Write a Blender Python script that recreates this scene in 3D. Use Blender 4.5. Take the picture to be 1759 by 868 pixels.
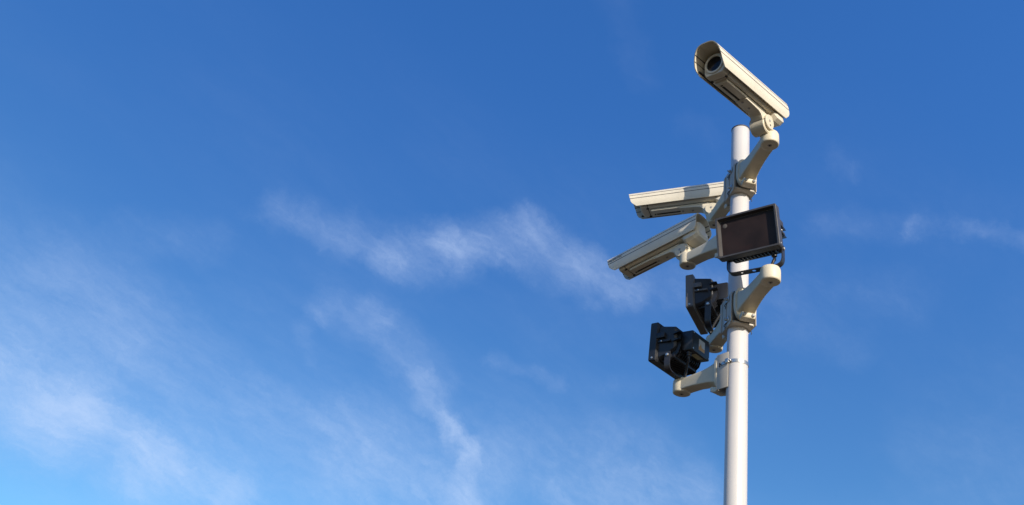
import bpy, bmesh, math
from mathutils import Matrix, Vector
R_ = math.radians
sc = bpy.context.scene
col = sc.collection
for o in list(bpy.data.objects):
    bpy.data.objects.remove(o)

# ------------------------------------------------------------------ camera
cam = bpy.data.cameras.new('camera')
cam.sensor_width = 36.0
cam.lens = 1368.0 / 1759.0 * 36.0
cam.clip_start = 0.05
cam.clip_end = 6000
camo = bpy.data.objects.new('camera', cam)
col.objects.link(camo)
camo.matrix_world = Matrix(((0.96166142, -0.01365559, 0.27389931, 0.0),
                            (0.22276737, -0.54360533, -0.80923912, -2.7566),
                            (0.15994376, 0.83922987, -0.51972225, 1.6),
                            (0, 0, 0, 1)))
sc.camera = camo

# ------------------------------------------------------------------ light and sky
SUN_AZ, SUN_EL = 39.0, 19.5          # azimuth measured from -Y (towards the viewer) to +X
SKY = 0.131
sun = bpy.data.lights.new('sun', 'SUN')
sun.energy = 5.0
sun.angle = R_(0.53)
sun.color = (1.0, 0.91, 0.78)
suno = bpy.data.objects.new('sun', sun)
col.objects.link(suno)
sd = Vector((math.sin(R_(SUN_AZ)) * math.cos(R_(SUN_EL)), -math.cos(R_(SUN_AZ)) * math.cos(R_(SUN_EL)), math.sin(R_(SUN_EL))))
suno.rotation_euler = sd.to_track_quat('Z', 'Y').to_euler()
suno.location = sd * 20
sc.view_settings.view_transform = 'Standard'
sc.view_settings.look = 'None'
sc.view_settings.exposure = 0.15
sc.view_settings.gamma = 1.0

wd = bpy.data.worlds.new('World')
sc.world = wd
wd.use_nodes = True
wt = wd.node_tree
for n in list(wt.nodes):
    wt.nodes.remove(n)

def wn(t, **k):
    n = wt.nodes.new(t)
    for a, b in k.items():
        setattr(n, a, b)
    return n
def put(n, i, v):
    if hasattr(v, 'is_linked') or hasattr(v, 'links'):
        wt.links.new(v, n.inputs[i])
    else:
        n.inputs[i].default_value = v
def mth(op, a, b=0.0, c=0.0, clamp=False):
    n = wn('ShaderNodeMath', operation=op, use_clamp=clamp)
    put(n, 0, a); put(n, 1, b); put(n, 2, c)
    return n.outputs[0]
def vm(op, a, b=(0, 0, 0)):
    n = wn('ShaderNodeVectorMath', operation=op)
    put(n, 0, a)
    if op == 'SCALE':
        put(n, 3, b)
    else:
        put(n, 1, b)
    return n.outputs[1] if op in ('DOT_PRODUCT', 'LENGTH') else n.outputs[0]
def noise(v, scale, detail=4.0, rough=0.55, colour=False, dist=0.0):
    n = wn('ShaderNodeTexNoise')
    put(n, 'Vector', v); put(n, 'Scale', scale); put(n, 'Detail', detail); put(n, 'Roughness', rough); put(n, 'Distortion', dist)
    return n.outputs['Color'] if colour else n.outputs[0]
def ss(v, lo, hi, a=0.0, b=1.0):
    n = wn('ShaderNodeMapRange', interpolation_type='SMOOTHSTEP')
    put(n, 'Value', v); put(n, 'From Min', lo); put(n, 'From Max', hi); put(n, 'To Min', a); put(n, 'To Max', b)
    return n.outputs[0]

sky = wn('ShaderNodeTexSky', sky_type='NISHITA')
sky.sun_disc = False
sky.sun_elevation = R_(SUN_EL)
sky.sun_rotation = R_(180 - SUN_AZ)
sky.altitude = 100
sky.air_density = 1.0
sky.dust_density = 0.6
sky.ozone_density = 2.0
tc = wn('ShaderNodeTexCoord')
D = vm('NORMALIZE', tc.outputs['Generated'])
sep = wn('ShaderNodeSeparateXYZ'); put(sep, 0, D)
D_Z = sep.outputs[2]
# wind-blown warp of the sky direction, so the cirrus bands fray
w1 = vm('SCALE', vm('SUBTRACT', noise(D, 5.0, 3.0, 0.5, True), (0.5, 0.5, 0.5)), 0.05)
w2 = vm('SCALE', vm('SUBTRACT', noise(D, 20.0, 8.0, 0.68, True), (0.5, 0.5, 0.5)), 0.046)
Dw = vm('ADD', D, vm('ADD', w1, w2))
# cirrus bands: start direction, end direction, half width (radians), density
CIRRUS = [
    ((-0.538,0.680,0.498),(-0.461,0.733,0.500),0.0175,0.28),
    ((-0.461,0.733,0.500),(-0.397,0.773,0.496),0.0234,0.36),
    ((-0.403,0.770,0.494),(-0.336,0.795,0.504),0.0292,0.52),
    ((-0.343,0.789,0.509),(-0.260,0.805,0.534),0.0249,0.50),
    ((-0.267,0.805,0.529),(-0.188,0.839,0.511),0.0278,0.55),
    ((-0.195,0.839,0.509),(-0.127,0.855,0.503),0.0205,0.42),
    ((-0.131,0.854,0.503),(-0.019,0.864,0.502),0.0219,0.28),
    ((-0.771,0.589,0.244),(-0.697,0.683,0.221),0.0409,0.85),
    ((-0.697,0.683,0.221),(-0.630,0.751,0.198),0.0322,0.85),
    ((-0.630,0.751,0.198),(-0.559,0.810,0.177),0.0263,0.85),
    ((-0.762,0.575,0.298),(-0.673,0.674,0.305),0.0475,0.25),
    ((-0.706,0.612,0.357),(-0.605,0.737,0.302),0.0439,0.20),
    ((-0.745,0.634,0.207),(-0.645,0.749,0.154),0.0439,0.20),
    ((-0.426,0.807,0.408),(-0.362,0.863,0.352),0.0249,0.30),
    ((-0.373,0.858,0.353),(-0.345,0.885,0.312),0.0146,0.38),
    ((-0.345,0.885,0.312),(-0.316,0.904,0.289),0.0117,0.62),
    ((-0.316,0.903,0.292),(-0.309,0.927,0.212),0.0132,0.60),
    ((-0.442,0.862,0.249),(-0.317,0.919,0.236),0.0439,0.50),
    ((-0.315,0.908,0.276),(-0.096,0.947,0.308),0.0439,0.30),
    ((-0.190,0.944,0.270),(-0.054,0.962,0.268),0.0329,0.40),
    ((-0.608,0.764,0.215),(-0.430,0.867,0.252),0.0512,0.35),
    ((0.183,0.811,0.556),(0.309,0.786,0.536),0.0095,0.26),
    ((0.085,0.815,0.573),(0.183,0.810,0.557),0.0132,0.10),
    ((0.100,0.769,0.632),(0.128,0.779,0.614),0.0095,0.10),
    ((-0.073,0.745,0.663),(-0.038,0.757,0.652),0.0117,0.07),
    ((0.008,0.865,0.501),(0.184,0.853,0.489),0.0249,0.12),
    ((-0.509,0.773,0.379),(-0.494,0.797,0.348),0.0102,0.13),
    ((-0.498,0.768,0.402),(-0.483,0.780,0.398),0.0088,0.12),
    ((-0.287,0.870,0.400),(-0.223,0.895,0.386),0.0095,0.18),
    ((-0.156,0.905,0.395),(-0.114,0.911,0.396),0.0132,0.10),
    ((-0.669,0.615,0.418),(-0.587,0.671,0.453),0.0190,0.14),
    ((-0.153,0.618,0.771),(-0.114,0.699,0.706),0.0146,0.07),
    ((0.061,0.881,0.469),(0.136,0.885,0.444),0.0175,0.10),
    ((-0.483,0.773,0.411),(-0.426,0.807,0.408),0.0175,0.20),
    ((-0.545,0.784,0.298),(-0.473,0.831,0.293),0.0292,0.16),
]
acc = None
for a, b, w, q in CIRRUS:
    a = Vector(a); b = Vector(b); ab = b - a
    t = mth('MULTIPLY', vm('DOT_PRODUCT', vm('SUBTRACT', Dw, tuple(a)), tuple(ab)), 1.0 / ab.length_squared, clamp=True)
    dd = vm('LENGTH', vm('SUBTRACT', vm('SUBTRACT', Dw, tuple(a)), vm('SCALE', tuple(ab), t)))
    g = ss(dd, w * 2.0, 0.0, 0.0, q)
    acc = g if acc is None else mth('ADD', acc, g)
# fibres drawn out along the wind (rotated, stretched noise), with fine ripples
wx, wy, wz = (0.668, 0.696, -0.264), (-0.336, -0.035, -0.941), (-0.664, 0.717, 0.211)
def along(v, k, kc):
    cx = wn('ShaderNodeCombineXYZ')
    put(cx, 0, mth('MULTIPLY', vm('DOT_PRODUCT', v, wx), k))
    put(cx, 1, mth('MULTIPLY', vm('DOT_PRODUCT', v, wy), kc))
    put(cx, 2, mth('MULTIPLY', vm('DOT_PRODUCT', v, wz), kc))
    return cx.outputs[0]
Df = vm('ADD', D, w1)
fib = mth('MULTIPLY', ss(noise(along(Df, 5.0, 22.0), 1.0, 8.0, 0.68), 0.30, 0.70, 0.55, 1.22), ss(noise(along(Dw, 26.0, 75.0), 1.0, 8.0, 0.75), 0.3, 0.7, 0.74, 1.24))
puff = ss(noise(along(Dw, 7.0, 18.0), 1.0, 6.0, 0.6), 0.28, 0.72, 0.55, 1.2)
veil = ss(noise(along(D, 1.6, 5.0), 1.0, 5.0, 0.55), 0.36, 0.80, 0.0, 0.17)
low = ss(sep.outputs[2], 0.75, 0.12, 0.0, 1.0)
dens = mth('MULTIPLY', mth('MULTIPLY', acc, 0.56), mth('MULTIPLY', fib, puff))
dens = mth('ADD', dens, mth('MULTIPLY', mth('MULTIPLY', veil, low), fib))
fac = mth('MULTIPLY', mth('SUBTRACT', 1.0, mth('POWER', 2.718, mth('MULTIPLY', dens, -1.0))), 0.85, clamp=True)
away = ss(vm('DOT_PRODUCT', D, tuple(sd)), 0.22, 0.85)        # air is whiter towards the sun
tm = wn('ShaderNodeMix', data_type='RGBA')
hi = ss(D_Z, 0.22, 0.78)
tl = wn('ShaderNodeMix', data_type='RGBA')                     # paler, less blue air low down
put(tl, 0, hi); put(tl, 6, (0.41, 0.75, 1.10, 1)); put(tl, 7, (0.35, 0.85, 1.50, 1))
side = ss(vm('DOT_PRODUCT', D, tuple(sd)), -0.80, 0.15, 0.80, 1.27)
put(tm, 0, away); put(tm, 6, vm('SCALE', tl.outputs[2], side)); put(tm, 7, (0.95, 0.92, 0.85, 1))
tint = vm('MULTIPLY', sky.outputs[0], tm.outputs[2])
mx = wn('ShaderNodeMix', data_type='RGBA')
put(mx, 0, fac)
put(mx, 6, tint)
put(mx, 7, (4.3, 5.3, 7.2, 1.0))
bg = wn('ShaderNodeBackground')
put(bg, 'Color', mx.outputs[2])
put(bg, 'Strength', SKY)
wo = wn('ShaderNodeOutputWorld')
wt.links.new(bg.outputs[0], wo.inputs[0])

# ------------------------------------------------------------------ materials
def material(name, base, rough=0.5, metal=0.0, var=0.06, vscale=8.0, bump=0.0, bscale=400.0, spots=None, coat=0.0, streak=0.0, spec=0.5):
    m = bpy.data.materials.new(name)
    m.use_nodes = True
    nt = m.node_tree
    b = nt.nodes['Principled BSDF']
    b.inputs['Roughness'].default_value = rough
    b.inputs['Metallic'].default_value = metal
    b.inputs['Coat Weight'].default_value = coat
    b.inputs['Specular IOR Level'].default_value = spec
    geo = nt.nodes.new('ShaderNodeTexCoord')
    src = geo.outputs['Object']
    n = nt.nodes.new('ShaderNodeTexNoise')
    n.inputs['Scale'].default_value = vscale
    n.inputs['Detail'].default_value = 6.0
    nt.links.new(src, n.inputs['Vector'])
    mr = nt.nodes.new('ShaderNodeMapRange')
    mr.inputs['From Min'].default_value = 0.3
    mr.inputs['From Max'].default_value = 0.7
    mr.inputs['To Min'].default_value = 1.0 - var
    mr.inputs['To Max'].default_value = 1.0 + var
    nt.links.new(n.outputs[0], mr.inputs[0])
    mul = nt.nodes.new('ShaderNodeVectorMath')
    mul.operation = 'SCALE'
    mul.inputs[0].default_value = base
    nt.links.new(mr.outputs[0], mul.inputs[3])
    last = mul.outputs[0]
    if spots:                                   # grime: small patches of another colour
        sc_, amt, colr = spots
        n2 = nt.nodes.new('ShaderNodeTexNoise')
        n2.inputs['Scale'].default_value = sc_
        n2.inputs['Detail'].default_value = 8.0
        n2.inputs['Roughness'].default_value = 0.7
        nt.links.new(src, n2.inputs['Vector'])
        r2 = nt.nodes.new('ShaderNodeMapRange')
        r2.inputs['From Min'].default_value = 0.55
        r2.inputs['From Max'].default_value = 0.80
        r2.inputs['To Max'].default_value = amt
        nt.links.new(n2.outputs[0], r2.inputs[0])
        mi = nt.nodes.new('ShaderNodeMix')
        mi.data_type = 'RGBA'
        nt.links.new(r2.outputs[0], mi.inputs[0])
        nt.links.new(last, mi.inputs[6])
        mi.inputs[7].default_value = (*colr, 1)
        last = mi.outputs[2]
    if streak:                                  # run-off marks down the paint
        mp_ = nt.nodes.new('ShaderNodeMapping')
        mp_.inputs['Scale'].default_value = (60, 60, 2.2)
        nt.links.new(src, mp_.inputs['Vector'])
        n4 = nt.nodes.new('ShaderNodeTexNoise')
        n4.inputs['Scale'].default_value = 1.0
        n4.inputs['Detail'].default_value = 5.0
        nt.links.new(mp_.outputs[0], n4.inputs['Vector'])
        r4 = nt.nodes.new('ShaderNodeMapRange')
        r4.inputs['From Min'].default_value = 0.52
        r4.inputs['From Max'].default_value = 0.75
        r4.inputs['To Max'].default_value = streak
        nt.links.new(n4.outputs[0], r4.inputs[0])
        mj = nt.nodes.new('ShaderNodeMix')
        mj.data_type = 'RGBA'
        nt.links.new(r4.outputs[0], mj.inputs[0])
        nt.links.new(last, mj.inputs[6])
        mj.inputs[7].default_value = (base[0] * .55, base[1] * .5, base[2] * .42, 1)
        last = mj.outputs[2]
    nt.links.new(last, b.inputs['Base Color'])
    if bump:
        n3 = nt.nodes.new('ShaderNodeTexNoise')
        n3.inputs['Scale'].default_value = bscale
        n3.inputs['Detail'].default_value = 3.0
        nt.links.new(src, n3.inputs['Vector'])
        bp = nt.nodes.new('ShaderNodeBump')
        bp.inputs['Strength'].default_value = bump
        bp.inputs['Distance'].default_value = 0.001
        nt.links.new(n3.outputs[0], bp.inputs['Height'])
        nt.links.new(bp.outputs[0], b.inputs['Normal'])
    return m

M = dict(
    cream=material('cream_paint', (0.66, 0.60, 0.485), 0.42, var=0.05, vscale=9, bump=0.25, bscale=500, spots=(38, 0.28, (0.30, 0.25, 0.17)), coat=0.1),
    cream2=material('cream_cast_paint', (0.62, 0.555, 0.43), 0.5, var=0.07, vscale=14, bump=0.35, bscale=350, spots=(30, 0.4, (0.26, 0.20, 0.12))),
    seam=material('dark_rubber_seam', (0.022, 0.018, 0.016), 0.8),
    black=material('black_cast_paint', (0.012, 0.013, 0.018), 0.45, var=0.25, vscale=20, bump=0.3, bscale=300, spots=(45, 0.25, (0.045, 0.042, 0.04))),
    frame=material('weathered_dark_frame', (0.048, 0.045, 0.047), 0.45, var=0.2, vscale=25, bump=0.3, bscale=300, spots=(50, 0.5, (0.085, 0.078, 0.075))),
    yoke=material('black_steel', (0.024, 0.023, 0.026), 0.4, metal=0.0, var=0.2, vscale=30),
    cable=material('black_cable', (0.018, 0.018, 0.02), 0.5),
    steel=material('zinc_steel', (0.55, 0.53, 0.50), 0.35, metal=0.9, var=0.15, vscale=60, spots=(60, .4, (.25, .19, .13))),
    dull=material('dull_zinc', (0.34, 0.31, 0.29), 0.5, metal=0.35, var=0.12, vscale=30, spots=(40, .4, (.2, .15, .1))),
    plate=material('grey_beige_plate', (0.47, 0.425, 0.36), 0.5, var=0.06, vscale=18, spots=(35, 0.35, (0.2, 0.15, 0.1))),
    pole=material('pale_pole_paint', (0.54, 0.52, 0.515), 0.36, var=0.03, vscale=6, bump=0.12, bscale=260, spots=(26, 0.14, (0.36, 0.33, 0.31)), streak=0.16, coat=0.15),
    frame_lit=material('sunlit_frame', (0.10, 0.094, 0.094), 0.45, var=0.15, vscale=22, bump=0.3, bscale=300, spots=(50, 0.5, (0.09, 0.08, 0.075))),  # lighter copy of the frame paint, sunlight on it put into the colour
    cap=material('dark_pole_cap', (0.05, 0.045, 0.045), 0.6),
    glass=material('window_glass', (0.010, 0.009, 0.009), 0.12, spec=0.25),
    filt=material('infrared_filter', (0.019, 0.0115, 0.0100), 0.5, var=0.5, vscale=9, spots=(28, 0.25, (0.06, 0.018, 0.013)), spec=0.22),
    ring=material('pale_reflection', (0.085, 0.075, 0.068), 0.5),  # colour of the reflection painted on the filter glass
    white=material('label_white', (0.55, 0.56, 0.55), 0.5, var=0.05),
    yellow=material('label_orange', (0.62, 0.33, 0.08), 0.5, var=0.1),
    cream_label=material('label_buff', (0.42, 0.36, 0.2), 0.5),
    logo=material('grey_lettering', (0.16, 0.145, 0.13), 0.6),
    copper=material('copper_gland', (0.42, 0.16, 0.09), 0.45, metal=0.4),
)

# ------------------------------------------------------------------ mesh helpers
def clusters(bm, tol=.0006):
    """pieces of a mesh whose boxes stay apart from each other"""
    seen, isl = set(), []
    for v in bm.verts:
        if v in seen: continue
        st, comp = [v], []
        seen.add(v)
        while st:
            a = st.pop(); comp.append(a)
            for e in a.link_edges:
                o = e.other_vert(a)
                if o not in seen:
                    seen.add(o); st.append(o)
        lo = [min(c.co[i] for c in comp) - tol for i in range(3)]
        hi = [max(c.co[i] for c in comp) + tol for i in range(3)]
        isl.append([lo, hi, comp])
    merged = True
    while merged:
        merged = False
        for i in range(len(isl)):
            for j in range(i + 1, len(isl)):
                A, B_ = isl[i], isl[j]
                if all(A[0][k] <= B_[1][k] and B_[0][k] <= A[1][k] for k in range(3)):
                    isl[i] = [[min(A[0][k], B_[0][k]) for k in range(3)], [max(A[1][k], B_[1][k]) for k in range(3)], A[2] + B_[2]]
                    isl.pop(j); merged = True
                    break
            if merged: break
    return [c[2] for c in isl]

def link(name, bm, mats, parent=None, mat=None, smooth=35, kind=None):
    """one object for each separate piece of the mesh; gives back the first"""
    if isinstance(mats, str):
        mats = [mats]
    cl = clusters(bm)
    if len(cl) > 1:
        bm.verts.index_update()
        groups = [set(v.index for v in c) for c in cl]
        first = None
        for g in groups:
            nb = bm.copy()
            bmesh.ops.delete(nb, geom=[v for v in nb.verts if v.index not in g], context='VERTS')
            o = link1(name, nb, mats, parent, mat, smooth, kind)
            first = first or o
        bm.free()
        return first
    return link1(name, bm, mats, parent, mat, smooth, kind)

def link1(name, bm, mats, parent=None, mat=None, smooth=35, kind=None):
    bmesh.ops.recalc_face_normals(bm, faces=bm.faces)
    me = bpy.data.meshes.new(name)
    bm.to_mesh(me)
    bm.free()
    for x in mats:
        me.materials.append(M[x])
    if smooth:
        for p in me.polygons:
            p.use_smooth = True
        me.set_sharp_from_angle(angle=R_(smooth))
    o = bpy.data.objects.new(name, me)
    col.objects.link(o)
    if parent:
        o.parent = parent
    if mat is not None:
        o.matrix_basis = mat
    if kind:
        o['kind'] = kind
    return o

def again(name, src, parent=None, mat=None):
    o = bpy.data.objects.new(name, src.data)
    col.objects.link(o)
    if parent:
        o.parent = parent
    if mat is not None:
        o.matrix_basis = mat
    return o

def box(bm, x0, x1, y0, y1, z0, z1, bev=0.0, mi=0, m=None, seg=2):
    t = bmesh.new()
    vs = [t.verts.new(p) for p in ((x0,y0,z0),(x1,y0,z0),(x1,y1,z0),(x0,y1,z0),(x0,y0,z1),(x1,y0,z1),(x1,y1,z1),(x0,y1,z1))]
    for f in ((0,3,2,1),(4,5,6,7),(0,1,5,4),(1,2,6,5),(2,3,7,6),(3,0,4,7)):
        t.faces.new([vs[i] for i in f])
    if bev:
        bmesh.ops.bevel(t, geom=list(t.edges), offset=bev, segments=seg, affect='EDGES', profile=0.5)
    merge(bm, t, mi, m)

def merge(bm, t, mi=0, m=None):
    mp_ = {}
    for v in t.verts:
        co = v.co.copy()
        if m is not None:
            co = m @ co
        mp_[v] = bm.verts.new(co)
    for f in t.faces:
        try:
            g = bm.faces.new([mp_[v] for v in f.verts])
            g.material_index = mi if mi is not None else f.material_index
        except ValueError:
            pass
    t.free()

def loft(bm, rings, cap0=True, cap1=True, mi=0, closed=True, m=None):
    t = bmesh.new()
    vs = [[t.verts.new(p) for p in r] for r in rings]
    n = len(rings[0])
    for a, b in zip(vs[:-1], vs[1:]):
        for i in range(n if closed else n - 1):
            j = (i + 1) % n
            t.faces.new((a[i], a[j], b[j], b[i]))
    if cap0: t.faces.new(vs[0][::-1])
    if cap1: t.faces.new(vs[-1])
    merge(bm, t, mi, m)

def lathe(bm, prof, n=32, m=None, mi=0):
    """prof: (radius, z) up the axis; closed by caps"""
    rings = [[(r * math.cos(2*math.pi*i/n), r * math.sin(2*math.pi*i/n), z) for i in range(n)] for r, z in prof]
    loft(bm, rings, m=m, mi=mi)

def prism(bm, pts, y0, y1, bev=0.0, m=None, mi=0):
    """polygon in x,z pulled along y"""
    t = bmesh.new()
    a = [t.verts.new((x, y0, z)) for x, z in pts]
    b = [t.verts.new((x, y1, z)) for x, z in pts]
    n = len(pts)
    t.faces.new(a); t.faces.new(b[::-1])
    for i in range(n):
        j = (i + 1) % n
        t.faces.new((a[i], b[i], b[j], a[j]))
    bmesh.ops.recalc_face_normals(t, faces=t.faces)
    if bev:
        es = [e for e in t.edges if len(e.link_faces) == 2 and e.calc_face_angle(0) > R_(28)]
        bmesh.ops.bevel(t, geom=es, offset=bev, segments=2, affect='EDGES', profile=0.5)
    merge(bm, t, mi, m)

def tube(bm, pts, r, n=10, mi=0):
    pts = [Vector(p) for p in pts]
    rings = []
    side = None
    for i, p in enumerate(pts):
        d = (pts[min(i+1, len(pts)-1)] - pts[max(i-1, 0)]).normalized()
        if side is None:
            side = d.orthogonal().normalized()
        side = (side - d * side.dot(d)).normalized()
        up = d.cross(side)
        rr = r[i] if isinstance(r, (list, tuple)) else r
        rings.append([p + side * rr * math.cos(2*math.pi*k/n) + up * rr * math.sin(2*math.pi*k/n) for k in range(n)])
    loft(bm, rings, mi=mi)

def catmull(pts, k=6):
    P = [Vector(p) for p in pts]
    P = [P[0] * 2 - P[1]] + P + [P[-1] * 2 - P[-2]]
    out = []
    for i in range(1, len(P) - 2):
        for s in range(k):
            t = s / k
            out.append(0.5 * ((2*P[i]) + (P[i+1]-P[i-1])*t + (2*P[i-1]-5*P[i]+4*P[i+1]-P[i+2])*t*t + (3*P[i]-P[i-1]-3*P[i+1]+P[i+2])*t**3))
    out.append(P[-2])
    return out

def ribbon(bm, path, width, thick, axis=Vector((1, 0, 0)), mi=0):
    """flat steel strip: path of points, its width along axis"""
    P = [Vector(p) for p in path]
    rings = []
    for i, p in enumerate(P):
        d = (P[min(i+1, len(P)-1)] - P[max(i-1, 0)]).normalized()
        nrm = axis.cross(d).normalized()
        rings.append([p + axis*width/2 + nrm*thick/2, p - axis*width/2 + nrm*thick/2, p - axis*width/2 - nrm*thick/2, p + axis*width/2 - nrm*thick/2])
    loft(bm, rings, mi=mi)

def holed_plate(bm, hx, hy, th, holes):
    """flat bar along y with round holes drilled through it"""
    t = bmesh.new()
    es = []
    def loop(pts):
        v = [t.verts.new((x, y, -th/2)) for x, y in pts]
        for i in range(len(v)):
            es.append(t.edges.new((v[i], v[(i+1) % len(v)])))
    loop([(-hx, -hy), (hx, -hy), (hx, hy), (-hx, hy)])
    for y, r_ in holes:
        loop([(r_ * math.cos(2*math.pi*i/16), y + r_ * math.sin(2*math.pi*i/16)) for i in range(16)])
    g = bmesh.ops.triangle_fill(t, edges=es, use_beauty=True)
    fs = [f for f in g['geom'] if isinstance(f, bmesh.types.BMFace)]
    e = bmesh.ops.extrude_face_region(t, geom=fs)
    for v in e['geom']:
        if isinstance(v, bmesh.types.BMVert):
            v.co.z += th
    merge(bm, t)

def fillet_path(corner_pts, rad, k=8):
    P = [Vector(p) for p in corner_pts]
    out = [P[0]]
    for i in range(1, len(P) - 1):
        a = (P[i-1] - P[i]).normalized(); b = (P[i+1] - P[i]).normalized()
        p0 = P[i] + a * rad; p2 = P[i] + b * rad
        for s in range(k + 1):
            t = s / k
            out.append(p0*(1-t)**2 + P[i]*2*t*(1-t) + p2*t*t)
    out.append(P[-1])
    return out

def disc_y(bm, x, y, z, r, th, n=20, mi=0, sgn=1):
    """a round head whose axis is local y, base at y, standing out by th"""
    m = Matrix.Translation((x, y, z)) @ Matrix.Rotation(R_(-90 * sgn), 4, 'X')
    lathe(bm, [(r, -0.0005), (r, th*0.6), (r*0.75, th)], n, m, mi)

def empty(name, loc, az, label, cat, group=None):
    """local +x is the horizontal direction az (0 = towards -Y, 90 = +X)"""
    o = bpy.data.objects.new(name, None)
    o.empty_display_size = 0.1
    col.objects.link(o)
    o.matrix_world = Matrix.Translation(loc) @ Matrix.Rotation(R_(az - 90), 4, 'Z')
    o['label'] = label
    o['category'] = cat
    if group:
        o['group'] = group
    return o

def pose(az, tilt, roll, p):
    """matrix of a device: +x along its aim (az, tilted down), +y its left"""
    return Matrix.Translation(p) @ Matrix.Rotation(R_(az - 90), 4, 'Z') @ Matrix.Rotation(R_(tilt), 4, 'Y') @ Matrix.Rotation(R_(roll), 4, 'X')

# ------------------------------------------------------------------ the ground below
t = bmesh.new()
bmesh.ops.create_grid(t, x_segments=2, y_segments=2, size=3000)
M['ground'] = material('dry_ground', (0.075, 0.054, 0.030), 0.95, var=0.25, vscale=0.4, spots=(3, 0.5, (0.05, 0.05, 0.02)))
link('ground', t, 'ground', kind='structure', smooth=0)

# ------------------------------------------------------------------ the pole
PR, PH = 0.038, 4.021
po = empty('pole', (0, 0, 0), 90, 'tall pale grey round steel pole carrying all the cameras and floodlights', 'pole')
b = bmesh.new()
lathe(b, [(PR, 0.012), (PR, 2.0), (PR, PH - 0.004), (PR - 0.0015, PH - 0.001)], 64)
link('shaft', b, 'pole', po)
b = bmesh.new()
lathe(b, [(PR + 0.0012, PH - 0.003), (PR + 0.0012, PH + 0.002), (PR - 0.004, PH + 0.004)], 48)
link('pole_cap', b, 'cap', po)
b = bmesh.new()
box(b, -0.13, 0.13, -0.13, 0.13, 0.0, 0.012, 0.002)
link('base_plate', b, 'steel', po)

# ------------------------------------------------------------------ shared arm (local x outwards from the flange, z up)
def superring(x, w, zt, zb, n=28, p=0.55):
    out = []
    zc = (zt + zb) / 2; h = (zt - zb) / 2
    for i in range(n):
        a = 2 * math.pi * i / n
        c, s = math.cos(a), math.sin(a)
        q = p if s > 0 else p * .45
        out.append((x, w * math.copysign(abs(c) ** q, c), zc + h * math.copysign(abs(s) ** q, s)))
    return out

def build_arm(root, L, dz=0.0, head_top=0.026, cover=True):
    """root origin: centre of the back of the flange; the head is at x = L, z = dz"""
    b = bmesh.new()
    st = [(0.010, .036, .044, -.054), (.022, .034, .038, -.049), (.040, .032, .032, -.043), (.065, .030, .027, -.038), (.095, .028, .024, -.034),
          (.13, .0272, .022, -.030), (.165, .0275, .020, -.029), (L - .015, .028, .019, -.029)]
    rings = []
    for x, w, zt, zb in st:
        k = max(0, (x - .01) / (L - .01)) ** 1.3
        rings.append(superring(x, w, zt + dz * k, zb + dz * k, p=0.42))
    loft(b, rings)
    arm = link('arm', b, 'cream2', root, smooth=50)
    b = bmesh.new()
    hp = [(.020, -.0347), (.0305, -.0343), (.0335, -.0325), (.0348, -.0285), (.0352, -.010), (.0352, head_top - .020), (.0345, head_top - .012), (.0315, head_top - .005), (.026, head_top - .001), (.016, head_top)]
    lathe(b, hp, 36, Matrix.Translation((L, 0, dz)))
    hd = link('arm_head', b, 'cream2', arm, smooth=50)
    b = bmesh.new()
    m = Matrix.Translation((L, 0, dz - .0335)) @ Matrix.Rotation(math.pi, 4, 'X')
    lathe(b, [(.0085, 0), (.0085, .0016), (.0065, .0022)], 20, m)
    lathe(b, [(.0040, .0020), (.0038, .0032)], 6, m, 1)
    link('screw', b, ['dull', 'seam'], arm)
    # tall rounded flange
    b = bmesh.new()
    def fl(s, x):
        pts = []
        for i in range(40):
            a = 2 * math.pi * i / 40
            c, q = math.cos(a), math.sin(a)
            pts.append((x, .0425 * s * math.copysign(abs(c) ** .62, c), (.060 if q > 0 else .078) * s * math.copysign(abs(q) ** .72, q)))
        return pts
    loft(b, [fl(1, 0), fl(1, .010), fl(.985, .0135), fl(.93, .0155)])
    link('flange', b, 'cream2', root, smooth=40)
    if cover:
        b = bmesh.new()
        prism(b, [(.012, -.066), (.040, -.058), (.046, -.064), (.040, -.080), (.012, -.084)], -.026, .026, .003)
        cv = link('screw_cover', b, 'cream2', root)
        b = bmesh.new()
        for y in (-.016, .016):
            m = Matrix.Translation((.044, y, -.070)) @ Matrix.Rotation(R_(78), 4, 'Y')
            lathe(b, [(.0062, -.001), (.0062, .003), (.0045, .0045)], 16, m)
        link('screw', b, 'steel', cv)
    return arm

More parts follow.
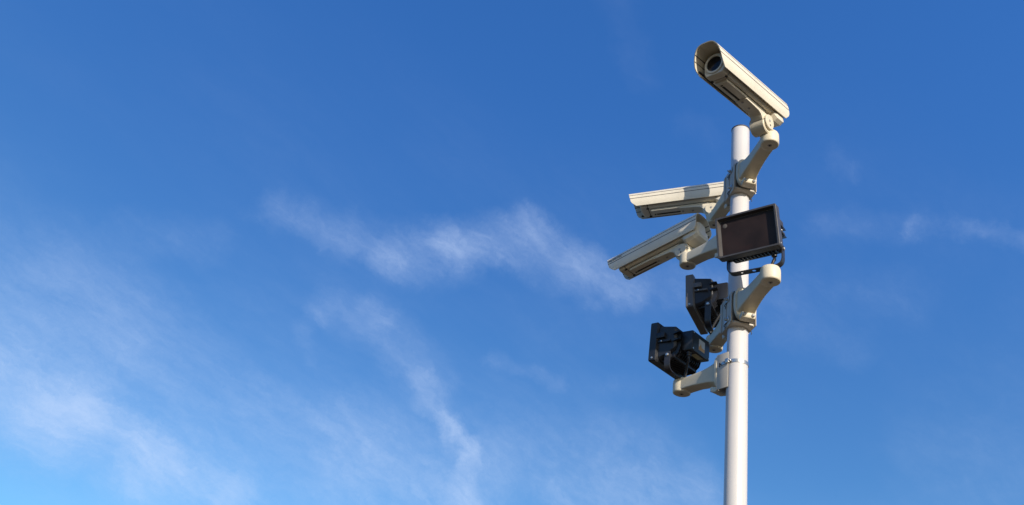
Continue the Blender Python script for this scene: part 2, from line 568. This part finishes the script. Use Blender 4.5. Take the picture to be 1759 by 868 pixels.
# ------------------------------------------------------------------ pole clamps
def build_clamp(root):
    """two painted half shells round the pole with steel clips; origin on the pole's axis"""
    def jaw(s):
        b = bmesh.new()
        def ring(z, g=0.0):
            out = []
            N = 14
            for i in range(N + 1):
                a = R_(6 + (168) * i / N)
                out.append((s * (PR + .0004) * math.sin(a), (PR + .0004) * math.cos(a), z))
            ox, oy = .0598 - g, .0455 - g
            out += [(s * .0045, -oy, z), (s * (ox - .012), -oy, z), (s * ox, -oy + .010, z), (s * ox, oy - .010, z), (s * (ox - .012), oy, z), (s * .0045, oy, z)]
            return out
        loft(b, [ring(-.083, .004), ring(-.080), ring(.050), ring(.053, .004)])
        # stiffening lip under the jaw
        return link('jaw', b, 'plate', root, smooth=40)
    jaw(1); jaw(-1)
    for s in (1, -1):
        b = bmesh.new()
        x0, x1 = sorted((s * .0600, s * .0616))
        box(b, x0, x1, -.0405, .0405, -.074, .048)
        link('gasket', b, 'seam', root)
        b = bmesh.new()       # edge strip of the adapter plate
        x0, x1 = sorted((s * .0440, s * .0590))
        for t_ in (1, -1):
            y0, y1 = sorted((t_ * .0457, t_ * .0480))
            box(b, x0, x1, y0, y1, -.078, .046, .0008)
        link('side_strip', b, 'plate', root)
    for z in (.032, -.054):
        for s in (1, -1):
            b = bmesh.new()
            y = s * .0462
            box(b, -.006, .034, min(y, y + s*.003), max(y, y + s*.003), z - .010, z + .010, .0008)
            cl = link('clip', b, 'steel', root)
            b = bmesh.new()
            m = Matrix.Translation((.018, y + s*.0028, z)) @ Matrix.Rotation(R_(-90 * s), 4, 'X')
            lathe(b, [(.0065, 0), (.0065, .006), (.005, .007)], 6, m)
            lathe(b, [(.003, .006), (.003, .013)], 12, m)
            link('bolt', b, 'steel', cl)
            b = bmesh.new()       # wire tie hanging from the clip
            tube(b, catmull([(-.010*s, y + s*.003, z - .009), (-.004, y + s*.006, z - .018), (.006, y + s*.005, z - .024), (.003, y + s*.004, z - .034)], 4), .0014, 6)
            link('wire', b, 'cable', cl)

def build_pole_mount(root, strap=True):
    """folded steel channel held to the pole by a band; origin on the pole's axis"""
    b = bmesh.new()
    box(b, .0595, .0615, -.0405, .0405, -.086, .052, .0006)
    for s in (1, -1):
        y0, y1 = sorted((s * .0406, s * .0387))
        box(b, .0060, .0594, y0, y1, -.0860, .0520, .0006)
    ch = link('channel_plate', b, 'plate', root)
    b = bmesh.new()
    for s in (1, -1):
        y0, y1 = sorted((s * .0404, s * .0409))
        box(b, .034, .049, y0, y1, .007, .011)
        box(b, .044, .049, y0, y1, .000, .018)
        box(b, .034, .038, y0, y1, .002, .016)
    link('slot', b, 'seam', ch)
    b = bmesh.new()
    n = 48
    r0, r1 = PR + .0006, PR + .0020
    rings = []
    for i in range(n + 1):
        a = math.radians(84 + 192 * i / n)
        c, s = math.cos(a), math.sin(a)
        rings.append([(r0*c, r0*s, .006), (r1*c, r1*s, .006), (r1*c, r1*s, .019), (r0*c, r0*s, .019)])
    loft(b, rings)
    for s in (1, -1):
        ribbon(b, [(.004, s*.0390, .0125), (.010, s*.0418, .0125), (.036, s*.0420, .0115)], .012, .0012, Vector((0, 0, 1)))
    bd = link('band', b, 'steel', root)
    b = bmesh.new()
    box(b, -.004, .012, .0425, .0510, .004, .021, .0015)
    m = Matrix.Translation((-.004, .0465, .0125)) @ Matrix.Rotation(R_(-90), 4, 'Y')
    lathe(b, [(.0045, 0), (.0045, .005), (.0035, .006)], 6, m)
    lathe(b, [(.0025, -.026), (.0025, 0)], 10, m)
    link('band_screw', b, 'steel', bd)

# ------------------------------------------------------------------ camera housing (local +x = aim, origin = knuckle axis)
XF, XR, WD, SZ, TZ, DL = .396, -.109, .0590, .053, .152, .030
def shield_profile(inner=0.0, n=30):
    """half-tube section, list of (y, z, fraction of height)"""
    w = WD - inner; t_ = TZ - inner
    pts = []
    for i in range(n + 1):
        a = math.pi * i / n
        c, s = math.cos(a), math.sin(a)
        y = w * math.copysign(abs(c) ** .62, c)
        z = SZ + (t_ - SZ) * s ** .74
        tuck = .0045 * max(0, 1 - (z - SZ) / .022) ** 2      # lower edge turned in
        pts.append((y - math.copysign(tuck, y), z))
    return pts
def resample(pts, zs):
    """force points at the given heights on both sides"""
    out = []
    for (y0, z0), (y1, z1) in zip(pts[:-1], pts[1:]):
        out.append((y0, z0))
        cand = []
        for z in zs:
            if (z0 - z) * (z1 - z) < 0:
                t_ = (z - z0) / (z1 - z0)
                cand.append((t_, y0 + (y1 - y0) * t_, z))
        for t_, y, z in sorted(cand):
            out.append((y, z))
    out.append(pts[-1])
    return out
def s_curve(f):
    f = max(0, min(1, f))
    return f * f * (3 - 2 * f)
def xfront(z):
    f = (z - SZ) / (TZ - SZ)
    return XF - DL * (1 - f) - .020 * max(0, 1 - f / .30) ** 2
def xrear(z):
    f = (z - SZ) / (TZ - SZ)
    return XR + .020 * max(0, 1 - f / .34) ** 2.2

GROOVES = (.0985, .1210)
def build_shield(root, mat):
    g = .0019
    zs = []
    for z in GROOVES: zs += [z - g, z + g]
    outer = resample(shield_profile(0, 40), zs)
    inner = [(y, z) for y, z in resample(shield_profile(.0032, 40), zs)]
    b = bmesh.new()
    nx = 24
    def ring(k):
        t_ = k / nx
        o, i_ = [], []
        for y, z in outer:
            o.append((xrear(z) * (1 - t_) + xfront(z) * t_, y, z))
        for y, z in inner:
            i_.append((xrear(z) * (1 - t_) + xfront(z) * t_, y, z))
        return o + i_[::-1]
    R0 = [ring(k) for k in range(nx + 1)]
    loft(b, R0)
    # seam lines: the strip between each pair of heights is only coloured dark
    b.faces.ensure_lookup_table()
    for f in b.faces:
        zc = sum(v.co.z for v in f.verts) / len(f.verts)
        nrm = f.normal
        f.normal_update()
        if len(f.verts) == 4:
            zz = sorted(v.co.z for v in f.verts)
            for z in GROOVES:
                if zz[0] > z - g - 1e-5 and zz[-1] < z + g + 1e-5:
                    f.material_index = 1
    sh = link('sunshield', b, ['cream', 'seam'], root, mat, smooth=30)
    # inner guide strips
    b = bmesh.new()
    for s in (1, -1):
        y0, y1 = sorted((s * (WD - .0045), s * (WD - .0085)))
        box(b, XR + .012, XF - .045, y0, y1, .0660, .0735, .0008)
    link('inner_seam', b, 'seam', sh)
    return sh

def body_section(k=1.0, zb=.047, top=.140):
    half = [(.0, zb), (.028, zb), (.0345, zb + .0015), (.0400, zb + .007), (.0430, zb + .017), (.0445, .085), (.0435, .108), (.036, min(.123, top - .012)), (.020, top - .003), (0, top)]
    pts = [(y, z) for y, z in half] + [(-y, z) for y, z in half[-2:0:-1]]
    zc = .094
    return [(y * k, zc + (z - zc) * k) for y, z in pts]

def build_housing(root, mat, logo=False):
    sh = build_shield(root, mat)
    b = bmesh.new()
    sec = body_section()
    loft(b, [[(x, y, z) for y, z in sec] for x in (-.038, .1, .2, .2960)])
    bd = link('housing_body', b, 'cream', root, mat, smooth=30)
    # dark gaskets in the two joints of the body
    b = bmesh.new()
    s2 = body_section(.965)
    loft(b, [[(x, y, z) for y, z in s2] for x in (.2960, .2995)])
    loft(b, [[(x, y, z) for y, z in s2] for x in (-.0415, -.038)])
    link('gasket', b, 'seam', bd)
    # front cover with round window
    b = bmesh.new()
    rr = [(.2995, 1.0), (.3250, 1.0), (.3300, .975), (.3325, .93)]
    rings = [[(x, y, z) for y, z in body_section(k)] for x, k in rr]
    loft(b, rings)
    fc = link('front_cover', b, 'cream', root, mat, smooth=30)
    b = bmesh.new()
    m = Matrix.Translation((.3325, 0, .094)) @ Matrix.Rotation(R_(90), 4, 'Y')
    n = 36
    prof = [(.0400, -.001), (.0400, .0035), (.0385, .0050), (.0325, .0050), (.0305, .0032), (.0303, .0008)]
    rings = [[(r * math.cos(2*math.pi*i/n), r * math.sin(2*math.pi*i/n), z) for i in range(n)] for r, z in prof]
    loft(b, rings, m=m, cap0=False, cap1=False)
    link('window_ring', b, 'cream', fc)
    b = bmesh.new()
    lathe(b, [(.0304, 0), (.0304, .0012)], 36, m)
    link('window', b, 'glass', fc)
    b = bmesh.new()
    for s in (1, -1):
        box(b, .2920, .3040, s*.030 - .003, s*.030 + .003, .0430, .0475, .0005)
        y0, y1 = sorted((s*.0435, s*.0462))
        box(b, .292, .304, y0, y1, .068, .074, .0005)
    link('hinge_clip', b, 'seam', fc)
    # rear cover: bulging dome plus faceted lower chamber
    b = bmesh.new()
    rr = [(-.0415, 1.0), (-.060, .99), (-.078, .94), (-.090, .85), (-.098, .70), (-.102, .45)]
    loft(b, [[(x, y * .95, z) for y, z in body_section(k, .038, .124)] for x, k in rr])
    rc = link('rear_cover', b, 'cream', root, mat, smooth=40)
    b = bmesh.new()
    def ch(x, w, z0, z1, c=.010):
        return [(x, -w, z1), (x, -w, z0 + c), (x, -w + c * 1.3, z0), (x, w - c * 1.3, z0), (x, w, z0 + c), (x, w, z1)]
    loft(b, [ch(-.018, .0410, .036, .062), ch(-.036, .0470, .022, .066), ch(-.078, .0470, .023, .066), ch(-.096, .041, .032, .066), ch(-.103, .033, .042, .066)])
    cb = link('cable_chamber', b, 'cream', rc, smooth=25)
    b = bmesh.new()
    for s in (1, -1):
        disc_y(b, -.070, s * .0410, .082, .0055, .002, 14, 0, s)
    link('screw', b, 'seam', rc)
    b = bmesh.new()
    for s in (1, -1):      # the line where the chamber meets the body
        y0, y1 = sorted((s*.0466, s*.0478))
        box(b, -.088, -.030, y0, y1, .0640, .0662)
    link('chamber_seam', b, 'seam', rc)
    # slide rail with its slot along the underside
    b = bmesh.new()
    box(b, .012, .284, -.0235, .0235, .0360, .0475, .0012)
    rl = link('slide_rail', b, 'cream', root, mat)
    b = bmesh.new()
    for s in (1, -1):
        y0, y1 = sorted((s*.0236, s*.0262))
        box(b, .012, .284, y0, y1, .0463, .0473)
    link('rail_seam', b, 'seam', rl)
    b = bmesh.new()
    box(b, .150, .262, -.0120, -.0030, .0353, .0372)
    box(b, .266, .273, -.0120, -.0030, .0351, .0372)
    link('slot', b, 'seam', rl)
    # foot that clamps the rail and carries the knuckle
    b = bmesh.new()
    prism(b, [(.150, .0375), (.150, .0310), (.120, .0290), (.062, .0250), (.044, .0160), (.034, .0000), (.0, -.010), (-.032, .010), (-.032, .0375)], -.0245, .0245, .0025)
    ft = link('mounting_foot', b, 'cream', root, mat)
    b = bmesh.new()
    for x in (.138, .092):
        lathe(b, [(.0052, 0), (.0052, .0024), (.004, .003)], 14, Matrix.Translation((x, 0, .0300 if x > .1 else .0270)) @ Matrix.Rotation(math.pi, 4, 'X'))
    link('screw', b, 'dull', ft)
    # knuckle: drum lying across, in its cup
    b = bmesh.new()
    lathe(b, [(.0310, -.0345), (.0345, -.0315), (.0345, .0240), (.0310, .0270)], 36, Matrix.Translation((-.001, 0, -.009)) @ Matrix.Rotation(R_(-90), 4, 'X'))
    link('knuckle_cup', b, 'cream2', root, mat, smooth=40)
    b = bmesh.new()
    m = Matrix.Rotation(R_(-90), 4, 'X')
    lathe(b, [(.0285, -.0360), (.0300, -.0345), (.0300, .0345), (.0285, .0360)], 40, m)
    kn = link('knuckle', b, 'cream2', root, mat, smooth=40)
    b = bmesh.new()
    for s in (1, -1):
        disc_y(b, .002, s * .0358, .004, .0058, .0016, 16, 0, s)
        disc_y(b, -.003, s * .0358, -.0135, .0038, .0014, 12, 1, s)
    link('screw', b, ['dull', 'seam'], kn)
    b = bmesh.new()
    box(b, -.0308, -.022, -.0345, .0345, -.0012, .0012, .0)
    box(b, .022, .0308, -.0345, .0345, .0002, .0022, .0)
    link('knuckle_seam', b, 'seam', kn)
    if logo:
        c = bpy.data.curves.new('lettering', 'FONT')
        c.body = 'VIDEOTEC'
        c.size = .0165
        c.extrude = .0004
        c.space_character = 1.12
        to = bpy.data.objects.new('tmp_text', c)
        col.objects.link(to)
        dg = bpy.context.evaluated_depsgraph_get()
        dg.update()
        me = bpy.data.meshes.new_from_object(to.evaluated_get(dg))
        bpy.data.objects.remove(to)
        me.materials.clear()
        me.materials.append(M['logo'])
        lo = bpy.data.objects.new('lettering', me)
        col.objects.link(lo)
        lo.parent = sh
        # reads from the left side: text x runs along -x of the housing for a viewer on +y
        zt = .1075
        pr = [p for p in shield_profile(0, 200) if p[0] > 0]
        y_at = lambda z: min(pr, key=lambda p: abs(p[1] - z))[0]
        y0, y1 = y_at(.107), y_at(.121)
        u = Vector((0, y1 - y0, .014)).normalized()
        X = Vector((-1, 0, 0)); Nn = X.cross(u)
        mm = Matrix((X, u, Nn)).transposed().to_4x4()
        # letters start at the front edge and run towards the rear
        p = Vector((.382, y0, .107)) + Nn * .0009
        lo.matrix_basis = Matrix.Translation(p) @ mm

def build_neck(root, a, b_):
    """painted neck between the arm head (a) and the knuckle (b_)"""
    b = bmesh.new()
    a = Vector(a); b_ = Vector(b_)
    n = 28
    rings = []
    for t_, r in ((0, .0335), (.25, .0330), (.5, .0300), (.75, .0265), (1, .0235)):
        c = a.lerp(b_, t_)
        rings.append([(c.x + r * math.cos(2*math.pi*i/n), c.y + r * math.sin(2*math.pi*i/n), c.z) for i in range(n)])
    loft(b, rings)
    link('neck', b, 'cream2', root, smooth=50)

FR = .0618     # distance of every flange from the pole's axis
def security_camera(az_arm, r, z, az, tilt, roll, pivot, label, logo=False, dz=0.0):
    a = R_(az_arm)
    loc = Vector((FR * math.sin(a), -FR * math.cos(a), z))
    root = empty('security_camera', loc, az_arm, label, 'camera', 'security cameras fixed to the pole')
    build_arm(root, r - FR, dz)
    inv = root.matrix_world.inverted()
    P = Vector(pivot)
    mat = inv @ pose(az, tilt, roll, P)
    lp = inv @ P
    build_neck(root, (r - FR, 0, dz + .010), (lp.x, lp.y, lp.z - .012))
    build_housing(root, mat, logo)
    return root

# ------------------------------------------------------------------ floodlight (local +x = aim, origin = yoke bolts)
FW, FH = .226, .165
def build_floodlight(root, mat, base, az_yoke, off, Hb, p=.080, v=.068, yoke_half=.1060, corner=.030, cable=None, rim='frame', latch='frame'):
    """mat: pose of the lamp head about its bolts; base: centre of the yoke's foot, root-local"""
    z0, z1 = v - FH/2, v + FH/2
    hw = FW / 2
    # front frame: a hollow rim
    b = bmesh.new()
    def rect(x, gy, gz0, gz1, c=.004):
        y = hw - gy; a = z0 + gz0; e = z1 - gz1
        return [(x, -y + c, a), (x, y - c, a), (x, y, a + c), (x, y, e - c), (x, y - c, e), (x, -y + c, e), (x, -y, e - c), (x, -y, a + c)]
    loft(b, [rect(p - .036, .008, .008, .008), rect(p - .031, 0, 0, 0), rect(p - .002, 0, 0, 0), rect(p, .0015, .0015, .0015), rect(p, .0075, .0075, .0075, .003), rect(p - .016, .0130, .012, .012, .003), rect(p - .017, .016, .015, .015, .003)], cap1=False)
    fr = link('front_frame', b, rim, root, mat, smooth=25)
    b = bmesh.new()
    loft(b, [rect(p - .020, .0135, .0125, .0125, .003), rect(p - .0165, .0135, .0125, .0125, .003)])
    gl = link('filter_glass', b, 'filt', fr, smooth=25)
    b = bmesh.new()       # pale round reflection, painted as a disc on the glass near its upper corner
    m = Matrix.Translation((p - .0166, -hw + .030, z1 - .032)) @ Matrix.Rotation(R_(90), 4, 'Y')
    lathe(b, [(.0085, 0), (.0085, .0006), (.0075, .0010)], 24, m)
    link('reflection_spot', b, 'ring', gl)
    # lamp body
    b = bmesh.new()
    def sec(x, w, a, e, c=.008):
        return [(x, -w + c, a), (x, w - c, a), (x, w, a + c), (x, w, e - c), (x, w - c, e), (x, -w + c, e), (x, -w, e - c), (x, -w, a + c)]
    loft(b, [sec(p - .034, hw - .012, z0 + .010, z1 - .012), sec(p - .060, hw - .014, z0 + .016, z1 - .016), sec(p - .100, hw - .020, z0 + .044, z1 - .020), sec(p - .108, hw - .026, z0 + .056, z1 - .028)])
    bd = link('lamp_body', b, 'black', root, mat, smooth=25)
    b = bmesh.new()
    # cooling fins: upright plates with a curved back edge
    nf = 13
    for i in range(nf):
        y = -hw + .034 + (FW - .068) * i / (nf - 1)
        prism(b, [(p - .045, z0 + .004), (p - .085, z0 + .010), (p - .114, z0 + .034), (p - .124, z0 + .066), (p - .118, z1 - .050), (p - .104, z1 - .028), (p - .045, z1 - .0150)], y - .0013, y + .0013)
    box(b, p - .100, p - .050, -hw + .030, hw - .030, z0 + .016, z1 - .036)
    link('cooling_fins', b, 'black', bd, smooth=25)
    for s in (1, -1):
        b = bmesh.new()      # side latch plate
        y0, y1 = sorted((s * (hw - .013), s * (hw - .001)))
        box(b, p - .066, p - .030, y0, y1, v + .012, v + .034, .0015)
        y2, y3 = sorted((s * (hw - .016), s * (hw - .006)))
        box(b, p - .090, p - .028, y2, y3, v - .006, v + .002, .001)
        lt = link('latch', b, latch, bd)
        b = bmesh.new()
        disc_y(b, p - .052, s * (hw - .0055), v - .002, .0035, .003, 12, 0, s)
        disc_y(b, p - .016, s * (hw - .0005), z0 + .013, .0045, .002, 12, 0, s)
        link('screw', b, 'steel', lt)
        b = bmesh.new()      # spiked cooling horn on the back corner
        y0, y1 = sorted((s * (hw - .034), s * (hw - .012)))
        for zz in (v + .030, v + .000):
            prism(b, [(p - .098, zz - .006), (p - .098, zz + .006), (p - .128, zz + .002)], y0, y1)
        link('horn', b, 'black', bd, smooth=0)
    # ballast box with its labels and cable gland
    b = bmesh.new()
    bx0, bx1 = p - .166, p - .112
    bw = .066
    box(b, bx0, bx1, -bw, bw, z1 - .118, z1 - .036, .004)
    box(b, p - .126, p - .100, -.045, .045, z1 - .100, z1 - .046, .002)
    bb = link('ballast_box', b, 'black', root, mat, smooth=30)
    b = bmesh.new()
    box(b, bx0 - .0006, bx0 + .001, -.026, .018, z1 - .100, z1 - .055)
    lb = link('warning_label', b, 'white', bb, smooth=0)
    b = bmesh.new()
    box(b, bx0 - .0010, bx0, -.0255, .0175, z1 - .0995, z1 - .086)
    prism(b, [(0, 0), (.017, 0), (.0085, .015)], 0, .0004, m=Matrix.Translation((bx0 - .0008, -.004, z1 - .087)) @ Matrix.Rotation(R_(90), 4, 'Z'))
    link('warning_mark', b, 'yellow', lb, smooth=0)
    b = bmesh.new()
    box(b, bx0 + .010, bx0 + .034, -.036, .020, z1 - .1186, z1 - .1170)
    link('rating_label', b, 'cream_label', bb, smooth=0)
    b = bmesh.new()
    for y, z in ((-.058, z1 - .044), (.058, z1 - .044), (-.058, z1 - .110), (.058, z1 - .110)):
        lathe(b, [(.0035, 0), (.0035, .0018)], 12, Matrix.Translation((bx0, y, z)) @ Matrix.Rotation(R_(-90), 4, 'Y'))
    link('screw', b, 'steel', bb)
    b = bmesh.new()
    gy = .045
    lathe(b, [(.0115, 0), (.0115, .009), (.0100, .010), (.0100, .018), (.007, .020)], 16, Matrix.Translation((p - .140, gy, z1 - .118)) @ Matrix.Rotation(math.pi, 4, 'X'))
    link('cable_gland', b, 'black', bb)
    # yoke: a flat steel U
    ym = Matrix.Translation(base) @ Matrix.Rotation(R_(az_yoke), 4, 'Z')
    b = bmesh.new()
    for s in (1, -1):
        pth = fillet_path([(0, s*yoke_half, Hb + .014), (0, s*yoke_half, 0), (0, s*(yoke_half - corner - .002), 0)], corner)
        ribbon(b, pth, .024, .0035)
    holed_plate(b, .012, yoke_half - corner, .0035, ((-.048, .0050), (-.004, .0075), (.046, .0050)))
    yk = link('yoke', b, 'yoke', root, ym, smooth=40)
    b = bmesh.new()
    for s in (1, -1):
        m = Matrix.Translation((0, s * (yoke_half + .0015), Hb)) @ Matrix.Rotation(R_(-90 * s), 4, 'X')
        lathe(b, [(.0065, 0), (.0065, .004), (.0045, .0055)], 12, m)
    link('bolt', b, 'steel', yk)
    b = bmesh.new()       # spacers between leg and lamp body
    for s in (1, -1):
        y0, y1 = sorted((s * (yoke_half - .0018), s * (yoke_half - .016)))
        lathe(b, [(.011, 0), (.011, .012)], 16, Matrix.Translation((0, s * (yoke_half - .0018), Hb)) @ Matrix.Rotation(R_(90 * s), 4, 'X'))
    link('spacer', b, 'black', yk)
    # cable
    if cable:
        start = mat @ Vector((p - .140, gy, z1 - .130))
        down = mat @ Vector((p - .140, gy, z1 - .150))
        pts = catmull([start, down] + [Vector(c) for c in cable], 8)
        b = bmesh.new()
        tube(b, pts, .0052, 10)
        link('cable', b, 'cable', root, smooth=60)
    return ym

def infrared_floodlight(az_arm, r, z, az, tilt, roll, off, Hb, base_dz, label, **k):
    a = R_(az_arm)
    loc = Vector((FR * math.sin(a), -FR * math.cos(a), z))
    root = empty('infrared_floodlight', loc, az_arm, label, 'floodlight', 'infrared floodlights fixed to the pole')
    L = r - FR
    build_arm(root, L, 0.0)
    inv = root.matrix_world.inverted()
    head = root.matrix_world @ Vector((L, 0, 0))
    fw = Vector((math.sin(R_(az)), -math.cos(R_(az)), 0))
    lf = Vector((0, 0, 1)).cross(fw)
    base_w = head + Vector((0, 0, base_dz)) + lf * off
    B = base_w + Vector((0, 0, Hb))
    mat = inv @ pose(az, tilt, roll, B)
    build_floodlight(root, mat, inv @ base_w, az - az_arm, off, Hb, **k)
    b = bmesh.new()
    lathe(b, [(.0075, 0), (.0075, .006), (.006, .008)], 12, Matrix.Translation((L, 0, .024)))
    link('yoke_bolt', b, 'steel', root)
    return root

# ------------------------------------------------------------------ what hangs on the pole
c1 = empty('pole_clamp', (0, 0, 3.735), 22, 'upper double clamp on the pole, between the arms of the two highest cameras', 'clamp', 'clamps and mounts round the pole')
build_clamp(c1)
c2 = empty('pole_clamp', (0, 0, 3.118), 20.5, 'lower double clamp on the pole, between two floodlight arms', 'clamp', 'clamps and mounts round the pole')
build_clamp(c2)
c3 = empty('pole_mount', (0, 0, 2.885), -133, 'grey folded plate with a steel band, the lowest mount on the pole', 'pole mount', 'clamps and mounts round the pole')
build_pole_mount(c3)
c4 = empty('pole_mount', (0, 0, 3.470), -133, 'folded plate with a steel band hidden behind the front floodlight', 'pole mount', 'clamps and mounts round the pole')
build_pole_mount(c4)

security_camera(22, .291, 3.740, -32, 9.5, -6, (.0781, -.3057, 3.7816),
                'topmost cream camera, its round window showing under the sunshield, aimed down over the viewer')
security_camera(202, .291, 3.740, -100, 1.5, 1, (-.1145, .2769, 3.7792),
                'nearly level cream camera close beside the pole with a rounded shadow across its sunshield')
security_camera(-133, .287, 3.473, -123, 9, -2, (-.2249, .2119, 3.5142),
                'shaded cream camera tilted downwards, grey lettering at the front of its sunshield', logo=True)

infrared_floodlight(21.5, .291, 3.123, -22.6, 8.6, 2.0, -.054, .067, .026,
                    'floodlight in front of the pole with its flat reddish black glass facing the viewer', p=.070, v=.063, yoke_half=.100,
                    cable=[(.236, .012, .060), (.232, .0, .022)])
infrared_floodlight(198.5, .291, 3.123, -104, 4, 4, 0.0, .095, .026,
                    'black floodlight seen edge on beside the pole, with sunlight painted into its grey frame', p=.092, v=.072, rim='frame_lit', latch='frame_lit',
                    cable=[(.200, .020, .045), (.215, .012, .015)])
infrared_floodlight(-133, .282, 2.886, -118, -2, -2, .009, .064, .018,
                    'lowest black floodlight, seen from behind with an orange and white warning label', rim='black', latch='black', p=.084, v=.068,
                    cable=[(.180, .020, .050), (.196, .010, .018)])
